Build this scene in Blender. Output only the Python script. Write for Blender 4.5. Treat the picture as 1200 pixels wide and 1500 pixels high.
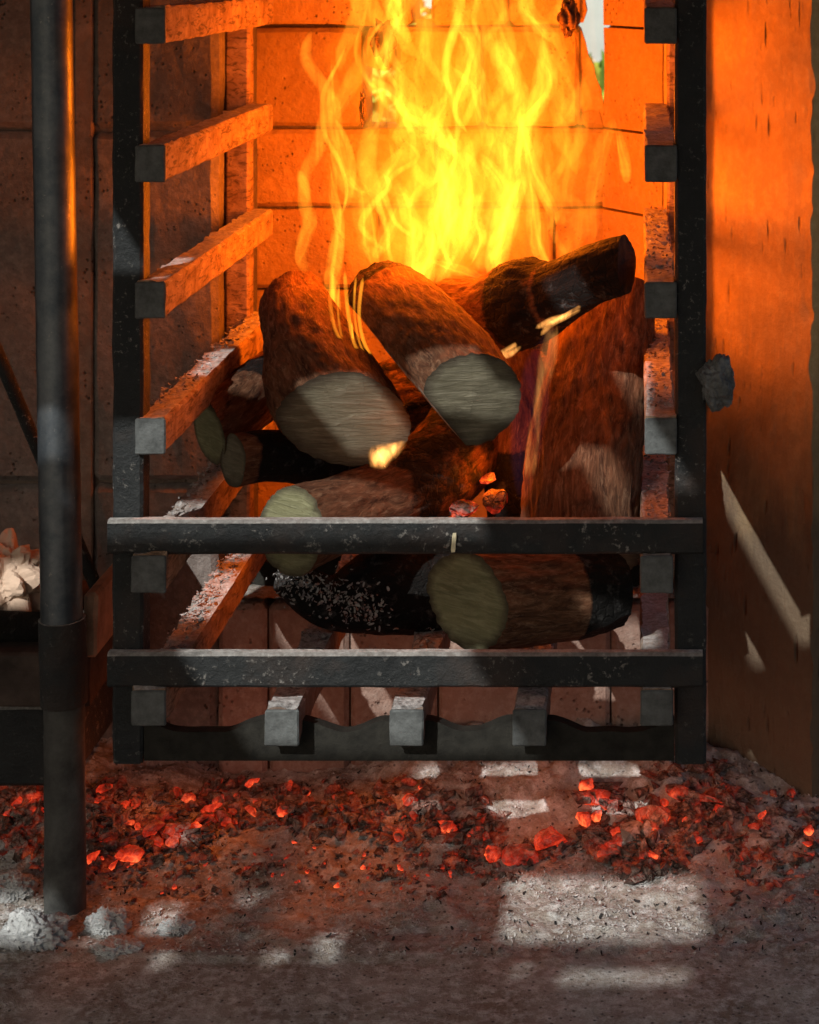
import bpy, bmesh, math, random
from mathutils import Vector, Matrix, noise
random.seed(7)
for o in list(bpy.data.objects): bpy.data.objects.remove(o)
SC = bpy.context.scene; COL = SC.collection

# ------------------------------------------------------------ camera, sky, sun, exposure
CX, CY, D, F = 935.0, -60.0, 1.6, 2800.0          # vanishing point of the depth lines, distance to the basket, focal length (px of 1200)
def P(px, py, Y):                                   # a point of the place at depth Y seen at px, py of the photograph
    k = (Y + D) / F
    return Vector(((px - CX) * k, Y, -(py - CY) * k))
cam = bpy.data.cameras.new('camera'); camo = bpy.data.objects.new('camera', cam); COL.objects.link(camo)
camo.location = (0, -D, 0); camo.rotation_euler = (math.radians(90), 0, 0)
cam.sensor_fit = 'HORIZONTAL'; cam.sensor_width = 36; cam.lens = F / 1200 * 36
cam.shift_x = -(CX - 600) / 1200; cam.shift_y = -(750 - CY) / 1200
cam.clip_start = .05; cam.clip_end = 200
cam.dof.use_dof = True; cam.dof.focus_distance = 1.68; cam.dof.aperture_fstop = 18.0
SC.camera = camo

SUN = Vector((.35, .72, -.55)).normalized()         # travel direction of the sunlight
w = bpy.data.worlds.new('World'); SC.world = w; w.use_nodes = True
nt = w.node_tree; sky = nt.nodes.new('ShaderNodeTexSky'); sky.sky_type = 'NISHITA'; sky.sun_disc = False; sky.dust_density = 4
sky.sun_elevation = math.asin(-SUN.z); sky.sun_rotation = math.atan2(-SUN.x, -SUN.y)
nt.links.new(sky.outputs[0], nt.nodes['Background'].inputs[0]); nt.nodes['Background'].inputs[1].default_value = .085
sl = bpy.data.lights.new('sun', 'SUN'); sl.energy = 5; sl.angle = math.radians(.5); sl.color = (1, 1, .97)
so = bpy.data.objects.new('sun', sl); COL.objects.link(so); so.rotation_euler = SUN.to_track_quat('-Z', 'Y').to_euler()
so.location = (-3, -3, 3)
SC.view_settings.view_transform = 'Standard'; SC.view_settings.look = 'None'; SC.view_settings.exposure = 0; SC.view_settings.gamma = 1
cy = SC.cycles; cy.max_bounces = 5; cy.diffuse_bounces = 3; cy.glossy_bounces = 2; cy.transparent_max_bounces = 64
cy.use_denoising = True; cy.sample_clamp_indirect = 4
cy.caustics_reflective = False; cy.caustics_refractive = False

# ------------------------------------------------------------ helpers
def link(o, parent=None):
    COL.objects.link(o)
    if parent: o.parent = parent
    return o
def tag(o, label, cat, group=None):
    o['label'] = label; o['category'] = cat
    if group: o['group'] = group
    return o
def thing(name, label, cat, loc=(0, 0, 0), group=None):
    o = bpy.data.objects.new(name, None); o.empty_display_size = .05; link(o); o.location = loc
    return tag(o, label, cat, group)
def obj(name, verts, faces, mat, parent=None, smooth=True, attrs=None, auto=None):
    """one mesh object; vertices are in world coordinates, moved into the parent's frame"""
    off = parent.matrix_basis.translation if parent else Vector((0, 0, 0))
    if parent and parent.parent: off = off + parent.parent.matrix_basis.translation
    me = bpy.data.meshes.new(name); me.from_pydata([tuple(Vector(v) - off) for v in verts], [], faces)
    if smooth: me.polygons.foreach_set('use_smooth', [True] * len(me.polygons))
    for k, vals in (attrs or {}).items():
        if isinstance(vals[0], (float, int)):
            a = me.attributes.new(k, 'FLOAT', 'POINT'); a.data.foreach_set('value', [float(v) for v in vals])
        else:
            a = me.attributes.new(k, 'FLOAT_VECTOR', 'POINT'); a.data.foreach_set('vector', [c for v in vals for c in v])
    me.update()
    if auto is not None: me.set_sharp_from_angle(angle=math.radians(auto))
    me.materials.append(mat)
    return link(bpy.data.objects.new(name, me), parent)
def bm_obj(name, bm, mat, parent=None, smooth=False, auto=None):
    vs = [v.co.copy() for v in bm.verts]; bm.verts.index_update()
    fs = [[v.index for v in f.verts] for f in bm.faces]; bm.free()
    return obj(name, vs, fs, mat, parent, smooth, auto=auto)
def copy_thing(o, loc, rot=None, scale=None):
    c = o.copy(); COL.objects.link(c); c.location = loc
    if rot: c.rotation_euler = rot
    if scale: c.scale = scale
    for ch in o.children:
        d = ch.copy(); COL.objects.link(d); d.parent = c
    return c
def fbm(p, s=1., o=4): return noise.fractal(Vector(p) * s, 1.0, 2.0, o)
def spline(pts, n):
    """Catmull-Rom through pts (tuples of any length), n samples"""
    m = len(pts); out = []
    for i in range(n):
        t = i / (n - 1) * (m - 1); k = min(int(t), m - 2); u = t - k
        a, b, c, d = pts[max(k - 1, 0)], pts[k], pts[k + 1], pts[min(k + 2, m - 1)]
        out.append(tuple(.5 * (2 * b[j] + (c[j] - a[j]) * u + (2 * a[j] - 5 * b[j] + 4 * c[j] - d[j]) * u * u + (3 * b[j] - a[j] - 3 * c[j] + d[j]) * u ** 3) for j in range(len(b))))
    return out
def frames(cs):
    T = []
    for i in range(len(cs)):
        T.append((cs[min(i + 1, len(cs) - 1)] - cs[max(i - 1, 0)]).normalized())
    up = Vector((0, 0, 1)) if abs(T[0].z) < .85 else Vector((0, -1, 0))
    N = []; u = up
    for t in T:
        u = (u - t * u.dot(t)).normalized(); N.append(u)
    return T, N, [t.cross(n) for t, n in zip(T, N)]

# ------------------------------------------------------------ materials
class M:
    def __init__(s, name):
        s.m = bpy.data.materials.new(name); s.m.use_nodes = True; s.t = s.m.node_tree; s.b = s.t.nodes['Principled BSDF']
    def n(s, typ, **kw):
        x = s.t.nodes.new('ShaderNode' + typ)
        for k, v in kw.items():
            if k[0] == 'i' and k[1:].isdigit(): s.put(x, int(k[1:]), v)
            elif k in x.inputs and not hasattr(x, k): s.put(x, k, v)
            else: setattr(x, k, v)
        return x
    def put(s, x, i, v):
        if isinstance(v, bpy.types.NodeSocket): s.t.links.new(v, x.inputs[i])
        else: x.inputs[i].default_value = v
    def coord(s, which='Object'): return s.n('TexCoord').outputs[which]
    def geo(s, o): return s.n('NewGeometry').outputs[o]
    def attr(s, nm, o='Fac'): return s.n('Attribute', attribute_name=nm).outputs[o]
    def scale(s, v, sc): return s.n('Mapping', i0=v, i3=sc).outputs[0]
    def noise(s, v, sc, det=6, rough=.6, dist=0.):
        x = s.n('TexNoise', i0=v); x.inputs['Scale'].default_value = sc; x.inputs['Detail'].default_value = det
        x.inputs['Roughness'].default_value = rough; x.inputs['Distortion'].default_value = dist; return x.outputs['Fac']
    def voro(s, v, sc, feat='F1', out='Distance', rnd=1.):
        x = s.n('TexVoronoi', feature=feat); s.put(x, 'Vector', v); x.inputs['Scale'].default_value = sc; x.inputs['Randomness'].default_value = rnd
        return x.outputs[out]
    def ramp(s, v, stops):
        x = s.n('ValToRGB', i0=v); e = x.color_ramp.elements
        while len(e) < len(stops): e.new(.5)
        for el, (p, c) in zip(e, stops):
            el.position = p; el.color = (c, c, c, 1) if isinstance(c, (int, float)) else (*c, 1)
        return x.outputs[0]
    def math(s, op, a, b=0., clamp=False): return s.n('Math', operation=op, i0=a, i1=b, use_clamp=clamp).outputs[0]
    def mix(s, f, a, b, mode='MIX'):
        x = s.n('MixRGB', blend_type=mode)
        for i, v in enumerate((f, a, b)):
            s.put(x, i, (*v, 1) if isinstance(v, tuple) and len(v) == 3 else v)
        return x.outputs[0]
    def bump(s, h, st=.5, d=.01, prev=None):
        x = s.n('Bump'); x.inputs['Strength'].default_value = st; x.inputs['Distance'].default_value = d; s.put(x, 'Height', h)
        if prev is not None: s.put(x, 'Normal', prev)
        return x.outputs[0]
    def out(s, col, rough=.8, normal=None, metal=0., spec=.3):
        s.put(s.b, 'Base Color', (*col, 1) if isinstance(col, tuple) else col); s.put(s.b, 'Roughness', rough); s.put(s.b, 'Metallic', metal)
        s.put(s.b, 'Specular IOR Level', spec)
        if normal is not None: s.put(s.b, 'Normal', normal)
        return s.m
    def world(s): return s.geo('Position')
def upness(m, lo=.5, hi=.9):
    z = m.n('SeparateXYZ', i0=m.geo('True Normal')).outputs[2]
    return m.n('MapRange', i0=z, i1=lo, i2=hi, clamp=True).outputs[0]

def mat_masonry(name, c1, c2, c3, pits=1., grain=90, streak=False, soot=.35, foot=None):
    m = M(name); p = m.world()
    rnd = m.n('ObjectInfo').outputs['Random']
    a = m.noise(p, 7, 8, .65); b = m.noise(p, grain, 6, .7)
    col = m.mix(m.ramp(a, [(.3, 0), (.7, 1)]), c1, c2)
    col = m.mix(m.ramp(b, [(.45, 0), (.75, .75)]), col, c3)
    v = m.math('ADD', m.math('MULTIPLY', rnd, .35), .82)
    col = m.mix(1., col, m.n('CombineXYZ', i0=v, i1=v, i2=v).outputs[0], 'MULTIPLY')
    sn = m.ramp(m.noise(p, 4.5, 5, .6, .6), [(.42, 0), (.68, 1)])
    col = m.mix(m.math('MULTIPLY', sn, soot), col, (.018, .015, .013))
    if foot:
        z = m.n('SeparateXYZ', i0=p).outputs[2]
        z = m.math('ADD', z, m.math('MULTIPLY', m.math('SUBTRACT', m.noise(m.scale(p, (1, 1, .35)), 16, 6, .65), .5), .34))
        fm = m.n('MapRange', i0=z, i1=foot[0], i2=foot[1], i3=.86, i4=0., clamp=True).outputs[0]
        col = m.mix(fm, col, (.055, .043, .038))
    q = m.scale(p, (1, 1, .16)) if streak else p
    pit = m.ramp(m.voro(q, 110 if streak else 150), [(.05, 0), (.28, 1)])
    pm = m.ramp(m.noise(p, 22, 3, .6), [(.5, 0), (.62, 1)])
    pit = m.math('SUBTRACT', 1., m.math('MULTIPLY', m.math('SUBTRACT', 1., pit), pm))
    col = m.mix(m.math('MULTIPLY', m.math('SUBTRACT', 1., pit), .6), col, (.03, .022, .018))
    h = m.math('ADD', m.math('MULTIPLY', b, .35), m.math('MULTIPLY', m.noise(q, 35, 8, .7), .8))
    h = m.math('ADD', h, m.math('MULTIPLY', pit, .5 * pits))
    return m.out(col, .92, m.bump(h, 1., .009), spec=.15)
BRICK = mat_masonry('fire_brick', (.47, .29, .11), (.37, .22, .08), (.52, .35, .16), .6, soot=.22)
BLOCK = mat_masonry('concrete_block', (.195, .165, .145), (.125, .107, .096), (.29, .25, .225), 1.2, 120, soot=.5)
PLINTH = mat_masonry('plinth_brick', (.33, .215, .165), (.22, .14, .11), (.42, .33, .275), soot=.35)
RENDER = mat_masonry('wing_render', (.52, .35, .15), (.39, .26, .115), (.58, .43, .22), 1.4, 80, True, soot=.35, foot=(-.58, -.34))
MORTAR = mat_masonry('mortar', (.19, .14, .11), (.12, .09, .07), (.28, .22, .18), 1.5, 60)

def mat_steel():
    m = M('sooty_steel'); p = m.world()
    a = m.noise(p, 26, 8, .7); b = m.noise(p, 190, 4, .7)
    col = m.mix(m.ramp(a, [(.35, 0), (.7, 1)]), (.007, .0085, .009), (.019, .021, .021))
    col = m.mix(m.ramp(m.noise(p, 11, 5, .6), [(.52, 0), (.7, .55)]), col, (.05, .03, .021))
    spk = m.math('MULTIPLY', m.ramp(b, [(.58, 0), (.68, 1)]), m.ramp(m.noise(p, 17, 3), [(.42, 0), (.6, 1)]))
    col = m.mix(m.math('MULTIPLY', spk, .6), col, (.30, .28, .25))
    up = m.math('MULTIPLY', upness(m), m.ramp(m.noise(p, 60, 5, .7), [(.25, .55), (.5, 1)]))
    col = m.mix(up, col, m.mix(m.ramp(b, [(.35, 0), (.65, 1)]), (.26, .235, .21), (.46, .44, .41)))
    h = m.math('ADD', m.noise(p, 70, 8, .75), m.math('MULTIPLY', b, .5))
    return m.out(col, m.math('ADD', m.math('MULTIPLY', up, .4), m.math('ADD', m.math('MULTIPLY', a, .3), .46)), m.bump(h, .9, .0035), spec=.3)
def mat_flat(name, col, rough=.8, sc=60, bs=.4, var=.3):
    m = M(name); p = m.world(); a = m.noise(p, sc, 6, .7)
    c = m.mix(m.ramp(a, [(.3, 0), (.7, 1)]), tuple(x * (1 - var) for x in col), tuple(min(1, x * (1 + var)) for x in col))
    return m.out(c, rough, m.bump(a, bs, .003), spec=.2)
STEEL = mat_steel()
def mat_heat():
    m = M('heat_scaled_steel'); p = m.world()
    a = m.noise(p, 30, 8, .72, .8); b = m.noise(m.scale(p, (1, .5, 2.4)), 75, 6, .7, 1.)
    col = m.mix(m.ramp(a, [(.35, 0), (.65, 1)]), (.15, .088, .055), (.36, .25, .17))
    col = m.mix(m.ramp(b, [(.5, 0), (.62, .8)]), col, (.055, .035, .025))
    up = m.math('MULTIPLY', upness(m), m.ramp(m.noise(p, 70, 6, .75), [(.3, .35), (.5, 1)]))
    col = m.mix(up, col, m.mix(m.ramp(m.noise(p, 190, 4, .7), [(.35, 0), (.65, 1)]), (.24, .20, .175), (.46, .43, .40)))
    return m.out(col, .85, m.bump(m.math('ADD', a, b), .7, .003), spec=.15)
HEATED = mat_heat()
CAPM = mat_flat('worn_bar_end', (.075, .08, .078), .6, 90, .6, .45)
def mat_scale():
    m = M('flaking_scale'); p = m.world()
    a = m.noise(p, 40, 8, .7, 1.2); b = m.noise(p, 160, 5, .7)
    col = m.mix(m.ramp(a, [(.35, 0), (.65, 1)]), (.06, .05, .046), (.23, .21, .195))
    col = m.mix(upness(m, .2, .8), m.mix(.5, col, (.20, .12, .08)), m.mix(m.ramp(b, [(.35, 0), (.6, 1)]), col, (.46, .44, .42)))
    return m.out(col, .9, m.bump(m.math('ADD', a, m.math('MULTIPLY', b, .4)), .9, .006), spec=.15)
SCALE = mat_scale()
def mat_pole():
    m = M('dark_steel_pipe'); p = m.world()
    a = m.noise(p, 30, 7, .7); st = m.noise(m.scale(p, (1, 1, .12)), 160, 4, .6)
    col = m.mix(m.ramp(a, [(.4, 0), (.72, 1)]), (.07, .085, .10), (.16, .175, .185))
    col = m.mix(m.math('MULTIPLY', m.ramp(m.noise(p, 150, 3), [(.66, 0), (.74, 1)]), .5), col, (.3, .29, .27))
    return m.out(col, m.math('ADD', m.math('MULTIPLY', st, .25), .27), m.bump(m.math('ADD', a, m.math('MULTIPLY', st, .5)), .22, .002), metal=.8, spec=.5)
PIPE = mat_pole()
def mat_bark(name, c1, c2, c3, charw=0.):
    m = M(name); v = m.attr('grain', 'Vector'); ch = m.attr('char')
    a = m.noise(v, 75, 8, .72, 1.2); b = m.noise(v, 230, 6, .75, .6); p = m.world()
    col = m.mix(m.ramp(a, [(.36, 0), (.64, 1)]), c1, c2)
    col = m.mix(m.ramp(b, [(.5, 0), (.75, .8)]), col, c3)
    edge = m.math('ADD', ch, m.math('MULTIPLY', m.math('SUBTRACT', m.noise(p, 28, 6, .65), .5), 1.5))
    cm = m.math('MULTIPLY', m.ramp(edge, [(.38, 0), (.62, 1)]), 1.)
    char = m.mix(m.ramp(m.noise(p, 75, 6, .7), [(.55, 0), (.72, 1)]), (.010, .009, .008), (.10, .095, .09))
    col = m.mix(cm, col, char)
    sp = m.attr('split')
    wood = m.mix(m.ramp(m.noise(m.scale(v, (1, 1, .5)), 60, 6, .7), [(.35, 0), (.65, 1)]), (.20, .17, .13), (.36, .32, .26))
    col = m.mix(sp, col, wood)
    ck = m.voro(m.scale(p, (1, 1, 1)), 95, 'DISTANCE_TO_EDGE')
    h = m.math('ADD', m.math('MULTIPLY', a, 1.2), m.math('MULTIPLY', b, .45))
    h = m.math('ADD', h, m.math('MULTIPLY', m.math('MULTIPLY', m.ramp(ck, [(0, 0), (.12, 1)]), cm), .22))
    return m.out(col, .88, m.bump(h, 1., .012), spec=.15)
BARK = mat_bark('log_bark', (.05, .022, .012), (.24, .105, .052), (.44, .25, .145))
def mat_cut(name, base, dark, light):
    m = M(name); rad = m.attr('rad'); v = m.attr('grain', 'Vector'); p = m.world()
    wob = m.math('ADD', rad, m.math('MULTIPLY', m.noise(v, 18, 4), .16))
    ring = m.math('SINE', m.math('MULTIPLY', wob, 70.))
    col = m.mix(m.ramp(m.noise(v, 14, 6, .65), [(.3, 0), (.7, 1)]), dark, base)
    col = m.mix(m.math('MULTIPLY', m.math('ADD', m.math('MULTIPLY', ring, .5), .5), .0), col, dark)
    sv = m.scale(p, (.6, .6, 5.))
    saw = m.noise(sv, 55, 7, .75, .8)
    col = m.mix(m.ramp(saw, [(.45, 0), (.72, .8)]), col, light)
    chk = m.ramp(m.voro(m.scale(v, (1.2, 6, 1)), 9, 'DISTANCE_TO_EDGE'), [(.0, 1), (.010, 0)])
    col = m.mix(m.math('MULTIPLY', chk, .08), col, (.03, .025, .02))
    col = m.mix(m.ramp(m.math('ADD', rad, m.math('MULTIPLY', m.math('SUBTRACT', m.noise(p, 40, 5, .7), .5), .35)), [(.78, 0), (1., .85)]), col, (.045, .032, .022))
    h = m.math('SUBTRACT', m.math('ADD', saw, m.math('MULTIPLY', ring, .0)), m.math('MULTIPLY', chk, .1))
    return m.out(col, .85, m.bump(h, .9, .004), spec=.15)
CUT = mat_cut('sawn_end', (.17, .152, .10), (.08, .07, .045), (.245, .222, .16))
CUTG = mat_cut('sawn_end_greenish', (.22, .215, .115), (.12, .115, .06), (.31, .30, .18))
def mat_ash(name, c1, c2, c3):
    m = M(name); p = m.world()
    a = m.noise(p, 9, 8, .7, .5); b = m.noise(p, 75, 8, .75); c = m.noise(p, 320, 4, .7)
    col = m.mix(m.ramp(a, [(.38, 0), (.62, 1)]), c1, c2)
    col = m.mix(m.ramp(b, [(.46, 0), (.66, 1)]), col, c3)
    col = m.mix(m.ramp(m.voro(p, 130), [(.1, .8), (.24, 0)]), col, (.05, .042, .038))
    col = m.mix(m.ramp(c, [(.62, 0), (.7, .6)]), col, (.55, .54, .52))
    h = m.math('ADD', m.math('MULTIPLY', b, 1.), m.math('MULTIPLY', c, .5))
    return m.out(col, .95, m.bump(h, .9, .006), spec=.1)
ASH = mat_ash('wood_ash', (.225, .178, .14), (.39, .365, .325), (.58, .575, .55))
SLABM = mat_ash('hearth_stone', (.16, .115, .09), (.26, .21, .18), (.36, .33, .30))
FLAKE = mat_flat('ash_flake', (.45, .44, .42), .95, 120)
FLAKEG = mat_flat('grey_flake', (.36, .34, .32), .95, 120)
CHAR = mat_flat('charcoal', (.022, .02, .019), .75, 80, .8, .5)
PAPERM = mat_flat('crumpled_paper', (.47, .34, .25), .8, 25, .3, .15)
SHELFM = mat_flat('scorched_board', (.33, .19, .115), .85, 30, .6, .4)
LEAFM = mat_flat('bush_leaf', (.20, .31, .04), .6, 9, .1, .4)
PALEW = mat_flat('pale_render', (.46, .48, .43), .9, 6, .2, .1)
GROUNDM = mat_flat('ground_earth', (.16, .13, .10), .95, 8, .4, .3)
GOBOM = mat_flat('gobo_board', (.12, .09, .07), .9, 20, .4, .3)  # boards of the added sun gobo
def mat_ember(name, strength, lo, hi):
    m = M(name); p = m.coord('Object'); r = m.n('ObjectInfo').outputs['Random']
    pos = m.world()
    g = m.ramp(m.noise(pos, 60, 5, .6, .5), [(lo, 0), (hi, 1)])
    ck = m.ramp(m.voro(m.n('VectorMath', operation='ADD', i0=pos, i1=m.n('VectorMath', operation='SCALE', i0=m.n('TexNoise', i0=pos, Scale=90.).outputs['Color'], Scale=.012).outputs[0]).outputs[0], 115, 'DISTANCE_TO_EDGE'), [(.0, 1), (.16, 0)])
    g = m.math('MULTIPLY', m.math('ADD', m.math('MULTIPLY', g, .75), m.math('MULTIPLY', m.math('MULTIPLY', ck, g), .5)), 1.)
    gz = m.n('SeparateXYZ', i0=m.coord('Generated')).outputs[2]
    g = m.math('MULTIPLY', g, m.n('MapRange', i0=gz, i1=.1, i2=.95, i3=1.3, i4=.35).outputs[0])
    k = m.math('MULTIPLY', g, m.math('ADD', m.math('MULTIPLY', r, 1.2), .35))
    ash = m.mix(m.ramp(m.noise(pos, 140, 4), [(.45, 0), (.65, 1)]), (.075, .052, .042), (.25, .19, .16))
    ecol = m.mix(m.ramp(k, [(.25, 0), (1., 1)]), (1., .035, .010), (1., .13, .035))
    m.put(m.b, 'Emission Color', ecol); m.put(m.b, 'Emission Strength', m.math('MULTIPLY', k, strength))
    m.m.cycles.emission_sampling = 'NONE'
    return m.out(ash, .9, m.bump(m.math('SUBTRACT', m.noise(pos, 120, 5), m.math('MULTIPLY', ck, .6)), .8, .004), spec=.1)
EMBER = mat_ember('glowing_coal', 1.0, .45, .72)
EMBERHOT = mat_ember('hot_coal', 1.5, .34, .66)
RUBBLE = mat_ember('coal_rubble', .17, .50, .78)
EMBERDULL = mat_ember('dull_coal', .22, .5, .75)
def mat_flame(name, k, pw, streak, col=(1., .34, .02), base=.5, rid=.8):
    """optically thin glowing gas: what a face adds follows the depth of gas behind it"""
    m = M(name); t = m.t; t.nodes.remove(m.b)
    d = m.n('VectorMath', operation='DOT_PRODUCT', i0=m.geo('Incoming'), i1=m.geo('Normal')).outputs['Value']
    d = m.math('POWER', m.math('ABSOLUTE', d), pw)
    heat = m.attr('warmth'); p = m.world()
    s = m.noise(m.scale(p, (1., 1., .24)), streak, 3, .5, 1.9)
    rg = m.math('SUBTRACT', 1., m.math('ABSOLUTE', m.math('MULTIPLY', m.math('SUBTRACT', s, .5), 5.)), True)
    rg = m.math('ADD', base, m.math('MULTIPLY', m.math('POWER', rg, 2.2), rid))
    e = m.math('MULTIPLY', m.math('MULTIPLY', d, heat), m.math('MULTIPLY', rg, k))
    em = m.n('Emission', i0=(*col, 1)); m.put(em, 1, e)
    ad = m.n('AddShader'); t.links.new(m.n('BsdfTransparent').outputs[0], ad.inputs[0]); t.links.new(em.outputs[0], ad.inputs[1])
    t.links.new(ad.outputs[0], t.nodes['Material Output'].inputs[0])
    m.m.cycles.emission_sampling = 'NONE'
    return m.m
FLAME = mat_flame('flame_tongue', .50, 2.4, 22, base=.35, rid=1.1)
FLAMEB = mat_flame('flame_sheet', .10, 1.6, 11, (1., .27, .010), .06, 1.9)
FLAMEG = mat_flame('flame_gas', .095, 1.6, 6, (1., .22, .004), .8, .4)
FLAMEW = mat_flame('white_hot_flame', 1.0, 5., 45, (1., .40, .09), .35, 1.1)
FLAMEBLUE = mat_flame('gas_flame', .011, 2.4, 20, (.30, .16, .55))

# ------------------------------------------------------------ shape builders
def rough_box(x0, x1, y0, y1, z0, z1, bev=.004, jit=.0015, cuts=0):
    bm = bmesh.new(); bmesh.ops.create_cube(bm, size=1)
    for v in bm.verts:
        v.co = Vector((x0 + (v.co.x + .5) * (x1 - x0), y0 + (v.co.y + .5) * (y1 - y0), z0 + (v.co.z + .5) * (z1 - z0)))
    bev = min(bev, .35 * min(x1 - x0, y1 - y0, z1 - z0))
    if bev: bmesh.ops.bevel(bm, geom=bm.edges[:], offset=bev, segments=1, affect='EDGES')
    if cuts: bmesh.ops.subdivide_edges(bm, edges=[e for e in bm.edges if e.calc_length() > .02], cuts=cuts, use_grid_fill=True)
    for v in bm.verts:
        n3 = noise.noise_vector(v.co * 31) * .9 + noise.noise_vector(v.co * 80) * .6
        v.co += Vector([random.uniform(-jit, jit) * .5 for _ in range(3)]) + n3 * (jit * (1 if jit < .002 else .4))
    return bm
def bar(name, x0, x1, y0, y1, z0, z1, axis, mat, parent, amp=.0006, step=.012, flaky=0., top=None):
    """rolled steel bar along an axis: rounded square section, fine unevenness; flaky lifts scale on its upper side"""
    lo, hi = (x0, y0, z0), (x1, y1, z1)
    L = hi[axis] - lo[axis]; o1, o2 = [a for a in range(3) if a != axis]
    n = max(6, int(L / step)); r = .0025
    c1, c2 = (lo[o1] + hi[o1]) / 2, (lo[o2] + hi[o2]) / 2; h1, h2 = (hi[o1] - lo[o1]) / 2, (hi[o2] - lo[o2]) / 2
    sec = []
    K = 4 if not flaky else 9
    for i in range(K + 1): sec.append((-h1 + r + (2 * h1 - 2 * r) * i / K, h2))
    for i in range(K + 1): sec.append((h1, h2 - r - (2 * h2 - 2 * r) * i / K))
    for i in range(K + 1): sec.append((h1 - r - (2 * h1 - 2 * r) * i / K, -h2))
    for i in range(K + 1): sec.append((-h1, -h2 + r + (2 * h2 - 2 * r) * i / K))
    m = len(sec); vs = []; fs = []
    for j in range(n + 1):
        s = lo[axis] + L * j / n
        for a, b in sec:
            v = [0, 0, 0]; v[axis] = s; v[o1] = c1 + a; v[o2] = c2 + b; v = Vector(v)
            nn = Vector((0, 0, 0)); nn[o1] = a / h1; nn[o2] = b / h2
            k = fbm(v, 38, 3) * amp
            if flaky and nn.z > .9:
                q = Vector((v.x * 26, v.y * 60, v.z * 26)); q += noise.noise_vector(v * 30) * .9
                f = noise.noise(q); k += flaky * (abs(f) * 1.6 + .3 * noise.noise(v * 160)) * (.5 + .9 * max(0, noise.noise(v * 14) + .3))
            vs.append(v + nn * k)
    for j in range(n):
        for i in range(m):
            a, b = j * m + i, j * m + (i + 1) % m; fs.append((a, b, b + m, a + m))
    fs.append(tuple(range(m - 1, -1, -1))); fs.append(tuple(range(n * m, n * m + m)))
    o = obj(name, vs, fs, mat, parent, True, auto=40)
    bm = bmesh.new(); bm.from_mesh(o.data); bmesh.ops.recalc_face_normals(bm, faces=bm.faces[:]); bm.to_mesh(o.data); bm.free()
    o.data.set_sharp_from_angle(angle=math.radians(40))
    return o
def tube(name, pts, mat, parent=None, n=18, rings=None, amp=0., cap=True):
    """pts: (x, y, z, radius)"""
    sm = spline(pts, rings or 2 * len(pts)); cs = [Vector(s[:3]) for s in sm]; T, N, B = frames(cs); vs = []; fs = []
    for c, s, a, b in zip(cs, sm, N, B):
        for i in range(n):
            th = 2 * math.pi * i / n; dv = a * math.cos(th) + b * math.sin(th)
            v = c + dv * s[3]; vs.append(v + dv * fbm(v, 60, 3) * amp)
    for j in range(len(cs) - 1):
        for i in range(n):
            p, q = j * n + i, j * n + (i + 1) % n; fs.append((p, q, q + n, p + n))
    if cap: fs.append(tuple(range(n - 1, -1, -1))); fs.append(tuple(range((len(cs) - 1) * n, len(cs) * n)))
    return obj(name, vs, fs, mat, parent, True, auto=50)

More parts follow.
